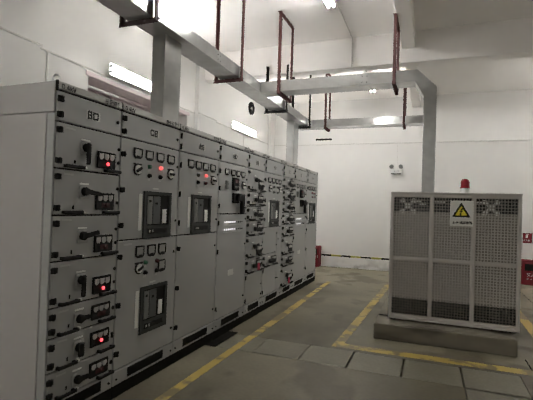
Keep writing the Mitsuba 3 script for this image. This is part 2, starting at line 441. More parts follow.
def pilot(par, y, z, mat, lit=None, name='pilot_lamp', r=.0155):
    e = shared(('pilot', r, mat), lambda: lathe([(0, 0), (r * 1.15, 0), (r * 1.15, .006), (r, .008), (r, .018), (r * .7, .025), (0, .027)], 'x', n=14), mat, 35)
    obj(par, name, e, mat, off=(XF, y, z), emit=glow('x', *lit) if lit else None)
    obj(par, 'nameplate', shared('np', lambda: bx(0, .003, -.018, .018, -.007, .007), 'dim_white'), 'dim_white', off=(XF, y, z - .034))


def rotary(par, y, z, name='selector_switch', s=1.0, ang=0.0):
    def f():
        return cat([lathe([(.036 * s, 0), (.047 * s, 0), (.047 * s, .008), (.036 * s, .008), (.036 * s, 0)], 'x', n=20), bx(0, .004, -.05 * s, .05 * s, .036 * s, .048 * s, .001)])

    obj(par, name + '_plate', shared(('rp', s), f, 'black'), 'black', off=(XF, y, z))

    def h():
        m = cyl(.037 * s, (-.006, 0, 0), (.010, 0, 0), 18)
        m.apply_transform(trimesh.transformations.rotation_matrix(ang, [1, 0, 0]))
        return m
    e = shared(('rot', s, ang), h, 'white')
    obj(par, name, e, 'white', off=(XF + .006, y, z))

    def grip():
        m = bx(.010, .024, -.034 * s, .034 * s, -.010 * s, .010 * s, .003)
        m.apply_transform(trimesh.transformations.rotation_matrix(ang, [1, 0, 0]))
        return m
    obj(par, name + '_grip', shared(('rotg', s, ang), grip, 'black'), 'black', off=(XF + .006, y, z))


def handle_switch(par, y, z, kind, s=1.0, plate='switch_plate'):
    """rotary disconnector: square escutcheon, round hub and a lever (down, across or short)"""
    obj(par, 'switch_plate', shared(('sp', s), lambda: bx(0, .012, -.060 * s, .032 * s, -.048 * s, .036 * s, .003), plate), plate, off=(XF, y, z))
    y, z = y - .022, z
    obj(par, 'switch_hub', shared(('sh', s), lambda: lathe([(0, 0), (.028 * s, 0), (.028 * s, .022), (.022 * s, .028), (0, .028)], 'x', n=18), 'black', 30), 'black', off=(XF + .012, y, z))
    if kind == 'down': f = lambda: bx(.026, .046, -.014 * s, .020 * s, -.112 * s, .030 * s, .006)
    elif kind == 'across': f = lambda: prism([(-.025 * s, -.018 * s), (.02 * s, -.016 * s), (.10 * s, -.024 * s), (.135 * s, -.026 * s), (.135 * s, -.004 * s), (.05 * s, .010 * s), (-.02 * s, .020 * s)], 'x', .026, .046)
    elif kind == 'across_up': f = lambda: prism([(-.03 * s, -.02 * s), (.02 * s, -.014 * s), (.12 * s, .006 * s), (.12 * s, .032 * s), (.02 * s, .016 * s), (-.03 * s, .022 * s)], 'x', .026, .046)
    elif kind == 'short_down': f = lambda: bx(.026, .046, -.022 * s, .026 * s, -.060 * s, .032 * s, .006)
    else: f = lambda: prism([(-.024 * s, -.016 * s), (.03 * s, -.012 * s), (.078 * s, -.006 * s), (.078 * s, .014 * s), (-.02 * s, .020 * s)], 'x', .026, .046)
    obj(par, 'switch_lever', shared(('sl', kind, s), f, 'black'), 'black', off=(XF, y, z))


def led(par, y, z, lit=True, r=.013, power=4.0):
    mat = 'red' if lit else 'red_dim'
    e = shared(('led', r, mat), lambda: lathe([(0, 0), (r, 0), (r, .006), (r * .6, .011), (0, .012)], 'x', n=12), mat, 30)
    obj(par, 'indicator_lamp', e, mat, off=(XF + .014, y, z), emit=glow('x', (1.0, .045, .055), power) if lit else None)


def seen(y, z, p):
    """where a piece standing out by p sits so that it lines up with the door print behind it"""
    return y * (1 - p / -XF), CAM[2] + (z - CAM[2]) * (1 - p / -XF)


def panel_door(cab, name, y0, y1, z0, z1, mat='cab_grey'):
    q = .005
    return fb(cab, name, y0 + q, y1 - q, z0 + q, z1 - q, .022, mat, x0=-.022, c=.003)


def drawer(cab, ya, yb, z0, z1, lever='across', lit=True, s=1.0, tall=None, barred=False):
    d = panel_door(cab, 'drawer', ya, yb, z0, z1)
    H = z1 - z0
    tall = H > .25 if tall is None else tall
    hz, pz1, pz0, lz = (z1 - .137, z1 - .140, z1 - .258, z1 - .086) if tall else (z1 - .106, z1 - .045, z1 - .148, z1 - .047)
    hinge(d, ya + .0235, z1 - .052); hinge(d, ya + .0235, z0 + .047)
    fb(d, 'nameplate', ya + .075, ya + .155, z1 - .038, z1 - .026, .004, 'dim_white')
    fb(d, 'switch_nameplate', ya + .208, ya + .288, lz - .006, lz + .006, .004, 'white')
    handle_switch(d, ya + .262, hz, lever)
    px0, px1 = ya + .354, ya + .530
    fb(d, 'meter_panel', px0, px1, pz0, pz1, .014, 'black', c=.003)
    wm = (px1 - px0 - .02) / 3
    for i in range(3):
        meter_in_drawer(d, px0 + .012 + i * wm, px0 + .012 + i * wm + wm * .78, pz0 + (pz1 - pz0) * .52, pz1 - .014, i)
    if lit is not None: led(d, px0 + .095, pz0 + .033, lit)
    if lit is False: fb(d, 'breaker_window', px0 + .05, px1 - .045, pz0 + .016, pz0 + .05, .016, 'red_dim')
    bow_handle(d, ya + .065, ya + .225, z0 + .019)
    bow_handle(d, ya + .420, ya + .575, z0 + .019)
    obj(d, 'release_knob', shared('rk', lambda: lathe([(0, 0), (.011, 0), (.009, .02), (0, .022)], 'x', n=10), 'white', 30), 'white', off=(XF, ya + .242, z0 + .02))
    fb(d, 'keyhole', ya + .153, ya + .165, z0 + .04, z0 + .064, .006, 'black')
    screw(d, yb - .024, z1 - .104); screw(d, yb - .024, z0 + .088)
    if barred: fb(d, 'busbar_label', px0 + .0, px0 + .12, z1 - .033, z1 - .014, .008, 'black')
    return d


def breaker(door, y0, y1, z0, z1, strip=True):
    """withdrawable air circuit breaker seen in its door cut-out"""
    W, H = y1 - y0, z1 - z0
    fr = .032
    ring = trimesh.creation.extrude_polygon(Polygon([(0, 0), (W, 0), (W, H), (0, H)], [[(fr, H * .27), (W - fr, H * .27), (W - fr, H - fr * .85), (fr, H - fr * .85)]]), .013, engine='earcut')
    obj(door, 'breaker_frame', shared(('brf', round(W, 3), round(H, 3)), lambda: on_front(ring, 0, 0, 0), 'breaker_frame'), 'breaker_frame', off=(XF, y0, z0))
    fb(door, 'breaker_face', y0 + fr, y1 - fr, z0 + H * .27, z1 - fr * .85, .002, 'black', c=0)
    iw = W - 2 * fr
    zz0, zz1 = z0 + H * .29, z1 - fr * 1.2
    fb(door, 'breaker_module', y0 + fr + iw * .06, y0 + fr + iw * .27, zz0, zz1, .008, 'mid_grey')
    fb(door, 'breaker_module', y0 + fr + iw * .30, y0 + fr + iw * .62, zz0, zz1, .006, 'breaker_face')
    fb(door, 'breaker_button', y0 + fr + iw * .12, y0 + fr + iw * .20, zz0 + (zz1 - zz0) * .78, zz0 + (zz1 - zz0) * .86, .011, 'black')
    fb(door, 'breaker_button', y0 + fr + iw * .40, y0 + fr + iw * .48, zz0 + (zz1 - zz0) * .70, zz0 + (zz1 - zz0) * .78, .011, 'black')
    fb(door, 'trip_unit', y0 + fr + iw * .72, y0 + fr + iw * .90, z0 + H * .30, z0 + H * .62, .008, 'white')
    fb(door, 'breaker_base', y0 + fr * 1.6, y1 - fr * 1.9, z0 + H * .09, z0 + H * .20, .016, 'black')
    for q in (.12, .24): fb(door, 'racking_button', y0 + fr + iw * q, y0 + fr + iw * (q + .05), z0 + H * .12, z0 + H * .17, .02, 'dim_white')
    if strip: fb(door, 'paper_strip', y0 - .056, y0 - .016, z0 + H * .17, z0 + H * .94, .004, 'white', c=0)
    fb(door, 'nameplate', y0 + .12, y0 + .20, z1 + .018, z1 + .032, .004, 'off_white')


HEAD = {0: '日目田1', 1: '田出日目1', 2: '田日目', 3: '出日目', 4: '日目', 5: '出目日', 6: '日目', 7: '日田', 8: '日目'}
DOORTXT = {0: '日口', 1: '口日', 2: '出日', 3: '田口', 4: '日日', 5: '日日', 6: '口', 7: '日', 8: '日'}
CABLAB = ['first switchgear cabinet nearest the camera, seven drawers with red lamps',
          'second switchgear cabinet from the left, two breaker windows one above the other',
          'third switchgear cabinet from the left, one breaker window over a plain lower door',
          'fourth switchgear cabinet from the left, two rows of lit white lamps under a lever',
          'fifth switchgear cabinet from the left, six drawers beside the nearer lit lamp rows',
          'sixth switchgear cabinet from the left, breaker window above and a single low drawer',
          'seventh switchgear cabinet from the left, eight stacked drawers full height',
          'eighth switchgear cabinet from the left, far one with two lit white lamp rows',
          'last switchgear cabinet at the far end of the row, breaker window beside the back wall']

CABS = []
for ci, w in enumerate(ORDER):
    ya, yb = CY[ci], CY[ci + 1]
    c = thing('switchgear_cabinet', CABLAB[ci], 'cabinet', 'switchgear cabinets in a row')
    CABS.append(c)
    obj(c, 'body', bx(XF - .80, XF - .024, ya + .0015, yb - .0015, ZB, ZT - .004, .003), 'cab_side' if ci == 0 else 'cab_grey')
    fb(c, 'door_frame', ya + .003, yb - .003, ZB + .004, ZT - .012, .006, 'cab_inner', x0=-.024, c=0)
    obj(c, 'base', bx(XF - .78, XF - .002, ya + .0005, yb - .0005, 0, ZB, .003), 'black_matt')
    # header strip
    h = fb(c, 'header_plate', ya + .012, yb - .004, ZH + .008, ZT, .024, 'cab_header', x0=-.020)
    fb(c, 'header_joint', ya + .001, ya + .011, ZH, ZT + .006, .022, 'black', x0=-.020)
    tm = meshkit.text_mesh('0.4kV', .031, .0015, bold=True)
    obj(h, 'lettering', on_front(tm, XF + .004, ya + .028, ZH + .013), 'lettering_grey')
    st = strokes_mesh(HEAD[ci], .034, .006, .0015, 1.2)
    wid = len(HEAD[ci]) * .034 * 1.2
    obj(h, 'lettering', on_front(st, XF + .004, yb - wid - .02, ZH + .012), 'lettering_grey')
    # lifting eyes on the roof
    for yy in (ya + .03,) if ci == 0 else ():
        tor = trimesh.creation.torus(.026, .006, major_sections=18, minor_sections=8)
        tor.apply_transform(trimesh.transformations.rotation_matrix(math.pi / 2, [1, 0, 0]))
        tor.apply_translation([XF - .045, yy, ZT + .028 - .004])
        obj(c, 'lifting_eye', cat([tor, cyl(.014, (XF - .045, yy, ZT - .006), (XF - .045, yy, ZT + .004), 12)]), 'chrome' if ci == 0 else 'mid_grey', 40)
    # top door
    td = panel_door(c, 'top_door', ya, yb, ZD, ZH)
    for zz in (2.097, 2.000): (hinge if ci < 2 else slim_hinge)(td, ya + (.0235 if ci < 2 else .018), zz)
    screw(td, yb - .045, 2.050)
    sz = .052
    bw = len(DOORTXT[ci]) * sz * 1.12
    ymid = ya + w * .5 + .01
    fb(td, 'name_label', ymid - bw / 2 - .006, ymid + bw / 2 + .004, 2.018, 2.078, .002, 'cab_header', c=0)
    obj(td, 'lettering', on_front(strokes_mesh(DOORTXT[ci], sz * .92, .011, .0015), XF + .002, ymid - bw / 2, 2.024), 'dark_grey')
    # vent panel
    vp = panel_door(c, 'vent_panel', ya, yb, ZB, ZV)
    v0, v1 = ya + w * .21, yb - w * .20
    fb(vp, 'louvre', v0, v1, .113, .184, .003, 'louvre_black', c=0)
    for k in range(6):
        zz = .116 + k * .0112
        fb(vp, 'louvre_slat', v0 + .004, v1 - .004, zz, zz + .004, .007, 'black', c=0)
    for yy in (ya + .04, yb - .04): screw(vp, yy, .138, 'panel_screw', .008)

# the drawer cabinet nearest the camera: own side panel, corner post and seam
c1 = CABS[0]
obj(c1, 'side_panel', bx(XF - .80, XF - .0715, CY[0] - .010, CY[0] + .0014, ZB + .004, 2.006, .002), 'cab_side')
obj(c1, 'side_cap', bx(XF - .80, XF - .012, CY[0] - .010, CY[0] + .0014, 2.012, ZT - .004, .002), 'cab_side')
obj(c1, 'corner_post', bx(XF - .070, XF - .004, CY[0] - .006, CY[0] + .0014, ZB + .004, 2.006, .003), 'cab_grey')
ya, yb = CY[0], CY[1]
zs = [ZD, 1.665, 1.370, 1.079, .790, .602, .390, ZV]
levers = ['down', 'across', 'across_up', 'down', 'short', 'short_down', 'short']
lits = [True, False, False, True, False, True, False]
for k in range(7): drawer(c1, ya, yb, zs[k + 1], zs[k], levers[k], lits[k])

# incoming cabinets 2 and 3
for ci in (1, 2):
    c = CABS[ci]; ya, yb = CY[ci], CY[ci + 1]
    d = panel_door(c, 'upper_door', ya, yb, 1.176, ZD)
    if ci == 1: ms = [(.146, .252), (.298, .397), (.448, .549), (.603, .709)]
    else: ms = [(.150, .260), (.296, .406), (.438, .552), (.590, .702)]
    for a, b in ms: meter(d, ya + a, ya + b, 1.814, 1.896)
    if ci == 1:
        rotary(d, ya + .20, 1.727, ang=.5); rotary(d, ya + .658, 1.727, ang=0)
        pilot(d, ya + .349, 1.764, 'green_dim'); pilot(d, ya + .506, 1.767, 'red', ((1, .13, .12), 1.3))
        pilot(d, ya + .350, 1.690, 'black', name='push_button'); pilot(d, ya + .500, 1.690, 'black', name='push_button')
    else:
        rotary(d, ya + .66, 1.727, ang=0)
        pilot(d, ya + .343, 1.762, 'dark_grey'); pilot(d, ya + .503, 1.767, 'red', ((1, .13, .12), 1.3))
        pilot(d, ya + .345, 1.688, 'black', name='push_button'); pilot(d, ya + .493, 1.688, 'red_dim', name='push_button')
    y_b = ya + .290 if ci == 1 else ya + .236
    breaker(d, y_b, y_b + .385, 1.180, 1.562)
    for zz in (1.828, 1.558, 1.291): (hinge if ci == 1 else slim_hinge)(d, ya + (.0235 if ci == 1 else .022), zz)
    for zz in (1.802, 1.315): screw(d, yb - .034, zz)
    ld = panel_door(c, 'lower_door', ya, yb, ZV, 1.176)
    for zz in (1.054, .692, .331): hinge(ld, ya + .0235, zz)
    for zz in (1.035, .345): screw(ld, yb - .045, zz)
    if ci == 1:
        fb(ld, 'nameplate', ya + .07, ya + .17, 1.134, 1.150, .003, 'dim_white')
        for a, b in ((.213, .317), (.363, .471), (.512, .622)): meter(ld, ya + a, ya + b, 1.025, 1.121)
        meter(ld, ya + .516, ya + .620, .880, .981)
        rotary(ld, ya + .261, .941, s=1.0, ang=.4)
        pilot(ld, ya + .339, .981, 'green_dim'); pilot(ld, ya + .495, .979, 'red_dim')
        pilot(ld, ya + .340, .899, 'black', name='push_button'); pilot(ld, ya + .493, .897, 'black', name='push_button')
        breaker(ld, ya + .290, ya + .655, .402, .782)


def compensation(ci):
    c = CABS[ci]; ya, yb = CY[ci], CY[ci + 1]; w = yb - ya
    d = panel_door(c, 'upper_door', ya, yb, 1.373, ZD)
    for a, b in ((.143, .245), (.302, .410), (.447, .550), (.588, .693)): meter(d, ya + a, ya + b, 1.813, 1.886)
    fb(d, 'fuse_block', ya + .165, ya + .205, 1.66, 1.75, .02, 'mid_grey')
    fb(d, 'power_factor_controller', ya + .335, ya + .480, 1.650, 1.795, .03, 'black', c=.004)
    fb(d, 'controller_display', ya + .365, ya + .452, 1.735, 1.775, .034, 'red_dim')
    for k in range(3): fb(d, 'controller_button', ya + .362 + k * .034, ya + .386 + k * .034, 1.685, 1.702, .034, 'mid_grey')
    rotary(d, ya + .655, 1.722, ang=0)
    obj(d, 'lever_plate', shared('lvp', lambda: bx(0, .02, 0, .17, 0, .115, .004), 'black'), 'black', off=(XF, ya + .352, 1.50))
    obj(d, 'switch_lever', shared('lvl', lambda: cat([bx(.02, .06, 0, .17, .15, .235, .008), bx(.02, .06, .10, .17, -.0, .2, .008)]), 'black'), 'black', off=(XF, ya + .43, 1.375))
    for zz in (1.848, 1.654, 1.461): slim_hinge(d, ya + .018, zz)
    for zz in (1.80, 1.45): screw(d, yb - .045, zz)
    ld = panel_door(c, 'lower_door', ya, yb, ZV, 1.373)
    for rz in (1.277, 1.193):
        for k in range(10):
            on = k < 6
            e = shared(('lamp10', on), lambda: lathe([(0, 0), (.0098, 0), (.0098, .006), (.007, .009), (0, .010)], 'x', n=12), 'white' if on else 'dark_grey', 30)
            obj(ld, 'step_lamp', e, 'white', off=(XF, ya + .178 + k * .0525, rz), emit=glow('x', (.93, .92, 1.0), 1.15) if on else None)
        fb(ld, 'lamp_label', ya + .16, yb - .16, rz - .036, rz - .026, .002, 'dim_white', c=0)
    fb(ld, 'paper_label', ya + .30, ya + .45, .655, .722, .002, 'off_white', c=0)
    for zz in (1.27, .955, .331): slim_hinge(ld, ya + .018, zz)
    for zz in (1.31, 1.00, .354): screw(ld, yb - .045, zz)


compensation(3); compensation(7)

# drawer cabinet 5
c = CABS[4]; ya, yb = CY[4], CY[5]
zs = [ZD, 1.662, 1.471, 1.280, 1.081, .794, .594]
for k, lv in enumerate(['across', 'across', 'across', 'across', 'across_up', 'short']):
    drawer(c, ya, yb, zs[k + 1], zs[k], lv, None, barred=k in (1, 2, 3, 5))
ld = panel_door(c, 'lower_door', ya, yb, ZV, .594)
for zz in (.554, .262): slim_hinge(ld, ya + .018, zz)
for zz in (.41, .27): screw(ld, yb - .04, zz)

# breaker cabinet 6 with one drawer below and a narrow cable door on its right
c = CABS[5]; ya, yb = CY[5], CY[6]
d = panel_door(c, 'upper_door', ya, yb, 1.178, ZD)
for a, b in ((.125, .268), (.288, .430), (.442, .557), (.579, .704)): meter(d, ya + a, ya + b - .02, 1.815, 1.890)
rotary(d, ya + .212, 1.733); rotary(d, ya + .658, 1.735)
for a in (.365, .520):
    pilot(d, ya + a, 1.764, 'dark_grey'); pilot(d, ya + a, 1.686, 'dark_grey', name='push_button')
breaker(d, ya + .225, ya + .605, 1.183, 1.568)
for zz in (1.85, 1.56, 1.29): slim_hinge(d, ya + .018, zz)
for zz in (1.81, 1.30): screw(d, yb - .045, zz)
ys = ya + .580
ld = panel_door(c, 'middle_door', ya, ys, .794, 1.178)
for zz in (1.08, .90): screw(ld, ys - .03, zz)
drawer(c, ya, ys, .606, .794, 'across_up', None)
ld = panel_door(c, 'lower_door', ya, ys, ZV, .606)
for zz in (.56, .27): slim_hinge(ld, ya + .018, zz)
screw(ld, ys - .03, .40)
ld = panel_door(c, 'cable_door', ys, yb, ZV, 1.178)
for zz in (.985, .40): screw(ld, ys + .035, zz)

# drawer cabinet 7
c = CABS[6]; ya, yb = CY[6], CY[7]
zs = [ZD, 1.757, 1.580, 1.387, 1.194, 1.000, .705, .518, ZV]
for k, lv in enumerate(['across', 'across', 'across', 'short', 'across', 'short', 'across', 'short_down']):
    drawer(c, ya, yb, zs[k + 1], zs[k], lv, None, barred=k < 4)

# last cabinet
c = CABS[8]; ya, yb = CY[8], CY[9]
d = panel_door(c, 'upper_door', ya, yb, 1.178, ZD)
for a in (.07, .23, .39, .55): meter(d, ya + a, ya + a + .12, 1.813, 1.895)
rotary(d, ya + .66, 1.735)
pilot(d, ya + .37, 1.772, 'red'); pilot(d, ya + .51, 1.760, 'red')
pilot(d, ya + .37, 1.692, 'red_dim', name='push_button'); pilot(d, ya + .51, 1.690, 'red_dim', name='push_button')
breaker(d, ya + .180, ya + .610, 1.185, 1.570)
for zz in (1.85, 1.56, 1.29): slim_hinge(d, ya + .018, zz)
ld = panel_door(c, 'lower_door', ya, yb, ZV, 1.178)
for zz in (1.066, .702, .349): slim_hinge(ld, ya + .018, zz)
screw(ld, yb - .06, 1.04)

# red warning tags hung on two drawers
def tag(ci, y, z, lab):
    t_ = thing('warning_tag', lab, 'tag')
    obj(t_, 'card', prism([(y, z), (y + .085, z), (y + .085, z + .075), (y + .06, z + .095), (y + .025, z + .095), (y, z + .075)], 'x', XF + .047, XF + .050), 'tag_red')
    obj(t_, 'loop', bx(XF + .0472, XF + .049, y + .035, y + .05, z + .095, z + .12), 'off_white')


tag(4, 5.25, .628, 'red tag hanging on the bottom drawer of the fifth cabinet')
tag(6, 6.60, .245, 'red tag hanging on the bottom drawer of the seventh cabinet')

# ------------------------------------------------------------------ cable ducts and hangers
ZDB = 3.13
dk = thing('cable_duct', 'long galvanised cable duct running above the cabinets away from the camera', 'cable duct')
X0, X1 = -2.625, -2.352
cuts = [0.6, 2.86, 4.42, 6.42, 8.75]
for a, b in zip(cuts[:-1], cuts[1:]):
    s_ = obj(dk, 'duct_section', bx(X0, X1, a + .001, b - .001, ZDB, 3.262), 'zinc')
    obj(s_, 'cover_lip', bx(X0 - .004, X1 + .004, a + .001, b - .001, 3.262, 3.272), 'zinc')
for b in cuts[1:-1]:
    obj(dk, 'joint_collar', bx(X0 - .003, X1 + .0025, b - .05, b + .05, ZDB - .002, 3.261, .001), 'zinc')
    for q in (-.03, .03):
        for zz in (3.165, 3.225): obj(dk, 'bolt', shared('bolt', lambda: lathe([(0, 0), (.008, 0), (.008, .005), (0, .006)], 'x', n=8), 'mid_grey'), 'mid_grey', off=(X1 + .002, b + q, zz))
for yy, nm in ((3.505, 0), (7.74, 1)):
    d_ = obj(dk, 'drop_duct', bx(-2.610, -2.462, yy, yy + .285, ZT - .004, ZDB), 'zinc', label='vertical duct going down into the roof of a cabinet')
    obj(d_, 'flange', bx(-2.640, -2.432, yy - .03, yy + .315, ZT - .004, ZT + .010, .002), 'zinc')

dk2 = thing('cable_duct', 'galvanised cable duct crossing the room and elbowing down onto the transformer cage', 'cable duct')
Y20, Y21, Z20, Z21 = 5.72, 6.0, 3.13, 3.283
obj(dk2, 'duct_section', bx(X1 + .006, -.86, Y20, Y21, Z20, Z21), 'zinc')
obj(dk2, 'duct_section', bx(-.858, -.245, Y20, Y21, Z20, Z21), 'zinc')
obj(dk2, 'joint_collar', bx(-.91, -.81, Y20 - .003, Y21 + .003, Z20 - .003, Z21 - .001, .001), 'zinc')
for xx in (-.89, -.83):
    for zz in (3.165, 3.245): obj(dk2, 'bolt', shared('bolt_s', lambda: lathe([(0, 0), (.008, 0), (.008, .005), (0, .006)], 'y', n=8).apply_transform(trimesh.transformations.rotation_matrix(math.pi, [1, 0, 0])), 'mid_grey'), 'mid_grey', off=(xx, Y20 - .003, zz))
obj(dk2, 'elbow', prism([(-.2445, Z20), (-.2445, Z21), (-.195, Z21), (.040, 3.045), (.040, 2.88), (-.112, 2.88), (-.112, 2.935), (-.222, 3.045 + .085)], 'y', Y20, Y21), 'zinc')
obj(dk2, 'riser', bx(-.112, .040, Y20, Y21, 1.708, 2.8785, .003), 'zinc')
obj(dk2, 'foot_flange', bx(-.40, .055, 5.60, 6.10, 1.693, 1.707, .002), 'black', label='dark flange plate on the cage roof')

dk3 = thing('cable_duct', 'far galvanised cable duct crossing in front of the back wall', 'cable duct')
obj(dk3, 'duct_section', bx(X1 + .006, -1.25, 8.46, 8.742, ZDB, 3.28), 'zinc')
obj(dk3, 'duct_section', bx(-1.248, -.03, 8.46, 8.742, ZDB, 3.28), 'zinc')
obj(dk3, 'end_cap', bx(-.029, -.022, 8.455, 8.747, ZDB - .004, 3.284, .002), 'zinc')


def angle(p0, p1, up, w=.036, tk=.005, flip=1):
    """steel angle bar from p0 to p1; legs along 'up' and the third direction"""
    p0, p1 = np.array(p0, float), np.array(p1, float)
    d = p1 - p0; L = np.linalg.norm(d); d /= L
    u = np.array(up, float); s = np.cross(d, u) * flip
    poly = Polygon([(0, 0), (w, 0), (w, tk), (tk, tk), (tk, w), (0, w)])
    m = trimesh.creation.extrude_polygon(poly, L, engine='earcut')
    v = m.vertices
    m = trimesh.Trimesh(p0 + v[:, 2:3] * d + v[:, 0:1] * u + v[:, 1:2] * s, m.faces, process=False)
    if m.volume < 0: m.invert()
    return m


def hanger_x(y, lab, ztop, mat='oxide', xl=-2.70, xr=-2.305):
    """U frame around the duct that runs along y: two posts, a bottom angle and a top angle"""
    h = thing('duct_hanger', lab, 'hanger')
    W = .038
    obj(h, 'post', angle((xl, y, ZDB - .042), (xl, y, ztop), (1, 0, 0), W, flip=-1), mat)
    obj(h, 'post', angle((xr, y, ZDB - .042), (xr, y, ztop), (-1, 0, 0), W), mat)
    obj(h, 'bottom_angle', cat([bx(xl - .03, xr + .004, y - .006, y - .001, ZDB - .048, ZDB - .001), bx(xl - .03, xr + .004, y - .001, y + .036, ZDB - .006, ZDB - .001)]), mat)
    b_ = obj(h, 'bolt', lathe([(0, 0), (.013, 0), (.013, .008), (0, .010)], 'y', (0, 0, 0), 10).apply_transform(trimesh.transformations.rotation_matrix(math.pi, [1, 0, 0])), 'dim_white', off=(xl - .012, y - .006, ZDB - .02))
    if ztop > 4.2: obj(h, 'top_angle', bx(xl - .02, xr + .02, y - .006, y + .036, ztop - .006, ztop), mat)
    return h


hanger_x(3.16, 'dark hanger on the near end of the long duct, top left', 4.26, 'oxide_dark')
hanger_x(5.00, 'dark red steel hanger on the long duct above the third cabinet', 4.26)
hanger_x(6.855, 'black hanger bolted to the cross beam where the crossing duct meets the long duct', 3.90, 'black')
hanger_x(8.32, 'black hanger at the far end of the long duct', 4.26, 'black')


def hanger_y(x, y0, y1, lab, ztop, zb=ZDB, mat='oxide', topbar=True):
    h = thing('duct_hanger', lab, 'hanger')
    W = .038
    obj(h, 'post', angle((x, y0, zb - .042), (x, y0, ztop), (0, 1, 0), W), mat)
    obj(h, 'post', angle((x, y1, zb - .042), (x, y1, ztop), (0, -1, 0), W, flip=-1), mat)
    obj(h, 'bottom_angle', cat([bx(x - .042, x - .037, y0 - .002, y1 + .002, zb - .048, zb - .001), bx(x - .037, x + .0, y0 - .002, y1 + .002, zb - .006, zb - .001)]), mat)
    if topbar: obj(h, 'top_angle', bx(x - .045, x + .002, y0 - .02, y1 + .02, ztop - .010, ztop), mat)
    return h


hanger_y(-2.04, 5.675, 6.26, 'red-brown hanger on the left of the crossing duct, its ceiling bar in view', 4.26)
hanger_y(-.455, 5.63, 6.18, 'red-brown hanger under the ceiling beam on the crossing duct near its elbow', 3.99)
hanger_y(-2.005, 8.415, 8.80, 'red-brown hanger with two posts on the left of the far duct', 4.26)
hanger_y(-.49, 8.415, 8.80, 'red-brown hanger on the right of the far duct beside the riser', 3.99)

# ------------------------------------------------------------------ lamps
def batten(lab, p0, p1, out, gap, wings=True):
    """fluorescent fitting along y: body, white reflector, two tubes in their holders; out points from the mount to the tubes"""
    k = thing('fluorescent_lamp', lab, 'lamp')
    p0, p1, out = (np.array(q, float) for q in (p0, p1, out))
    side = np.cross(out, [0, 1, 0])
    o = -out

    def block(a0, a1, b0, b1, ya, yb, c=.003):
        qs = [p0 * [1, 0, 1] + o * a + side * b for a in (a0, a1) for b in (b0, b1)]
        xs, zs_ = [q[0] for q in qs], [q[2] for q in qs]
        return bx(min(xs), max(xs), ya, yb, min(zs_), max(zs_), c)
    obj(k, 'body', block(.030, .066, -.03, .03, p0[1] - .02, p1[1] + .02), 'lamp_body')
    W = .078 if wings else .055
    parts_ = [block(.024, .030, -W, W, p0[1] - .03, p1[1] + .03, 0)]
    if wings: parts_ += [block(.004, .024, s_ * W - (.003 if s_ > 0 else 0), s_ * W + (.003 if s_ < 0 else 0), p0[1] - .03, p1[1] + .03, 0) for s_ in (-1, 1)]
    obj(k, 'reflector', cat(parts_), 'lamp_body')
    for s_ in (-1, 1):
        for yy in (p0[1] - .028, p1[1] + .002): obj(k, 'lamp_holder', block(-.018, .024, s_ * .036 - .013, s_ * .036 + .013, yy, yy + .026), 'mid_grey')
        q = side * s_ * .036
        obj(k, 'tube', cyl(.015, p0 + q, p1 + q, 12), 'white', emit={'type': 'area', 'radiance': rgb(*[TUBE * q_ for q_ in TUBE_RGB])})
    for yy in (p0[1] + .15, p1[1] - .15): obj(k, 'bracket', block(.064, gap, -.012, .012, yy - .012, yy + .012), 'mid_grey')


batten('fluorescent tube lamp on the left wall above the window', (XL + .09, 4.47, 3.215), (XL + .09, 5.66, 3.215), (1, 0, 0), .088)
batten('fluorescent tube lamp on the left wall above the fifth cabinet, at the round fan', (XL + .09, 8.20, 3.200), (XL + .09, 9.39, 3.200), (1, 0, 0), .088)
batten('fluorescent tube lamp on the left wall beside the camera, outside the picture', (XL + .09, -1.60, 3.235), (XL + .09, -.41, 3.235), (1, 0, 0), .088)
batten('fluorescent tube lamp under the far right ceiling, outside the picture', (2.75, 8.40, 4.10), (2.75, 9.59, 4.10), (0, 0, -1), .157, False)
batten('fluorescent tube lamp under the ceiling above the camera, outside the picture', (-1.31, -2.0, 4.10), (-1.31, -.85, 4.10), (0, 0, -1), .157, False)
batten('fluorescent tube lamp under the ceiling at the top edge of the picture', (-1.27, 4.25, 4.10), (-1.27, 5.42, 4.10), (0, 0, -1), .157, False)
batten('fluorescent tube lamp under the far ceiling behind the cross beam', (-1.25, 8.40, 4.10), (-1.25, 9.59, 4.10), (0, 0, -1), .157, False)

# ------------------------------------------------------------------ wiring trunking and conduits
tr = thing('wiring_trunking', 'thin white plastic trunking along the left wall below the wall lamps', 'trunking')
ZTR = 3.13
obj(tr, 'run', bx(XL, XL + .018, YF, 2.75, ZTR - .010, ZTR + .010, .002), 'trunk_pvc')
obj(tr, 'run', bx(XL + .08, XL + .098, 2.732, 3.388, ZTR - .010, ZTR + .010, .002), 'trunk_pvc')
obj(tr, 'run', bx(XL, XL + .018, 3.37, 6.72, ZTR - .010, ZTR + .010, .002), 'trunk_pvc')
obj(tr, 'run', bx(XL + .08, XL + .098, 6.702, 7.418, ZTR - .010, ZTR + .010, .002), 'trunk_pvc')
obj(tr, 'run', bx(XL, XL + .018, 7.40, 10.45, ZTR - .010, ZTR + .010, .002), 'trunk_pvc')
tr2 = thing('wiring_trunking', 'thin white plastic trunking along the back wall', 'trunking')
obj(tr2, 'run', bx(XL + .08, -3.35, YB - .078, YB - .060, ZTR - .010, ZTR + .010, .002), 'trunk_pvc')
obj(tr2, 'run', bx(-3.35, XR, YB - .018, YB, ZTR - .010, ZTR + .010, .002), 'trunk_pvc')
obj(tr, 'drop', bx(XL, XL + .014, 3.52, 3.535, 1.4, ZTR - .010, .002), 'trunk_pvc')
obj(tr2, 'drop', bx(-.787, -.779, YB - .006, YB, 2.60, ZTR - .010, .002), 'trunk_pvc')
obj(tr, 'drop', bx(XL, XL + .014, 8.9, 8.915, 2.2, ZTR - .010, .002), 'trunk_pvc')
cd = thing('ceiling_conduit', 'thin conduit along the ceiling that turns down the face of the cross beam', 'conduit')
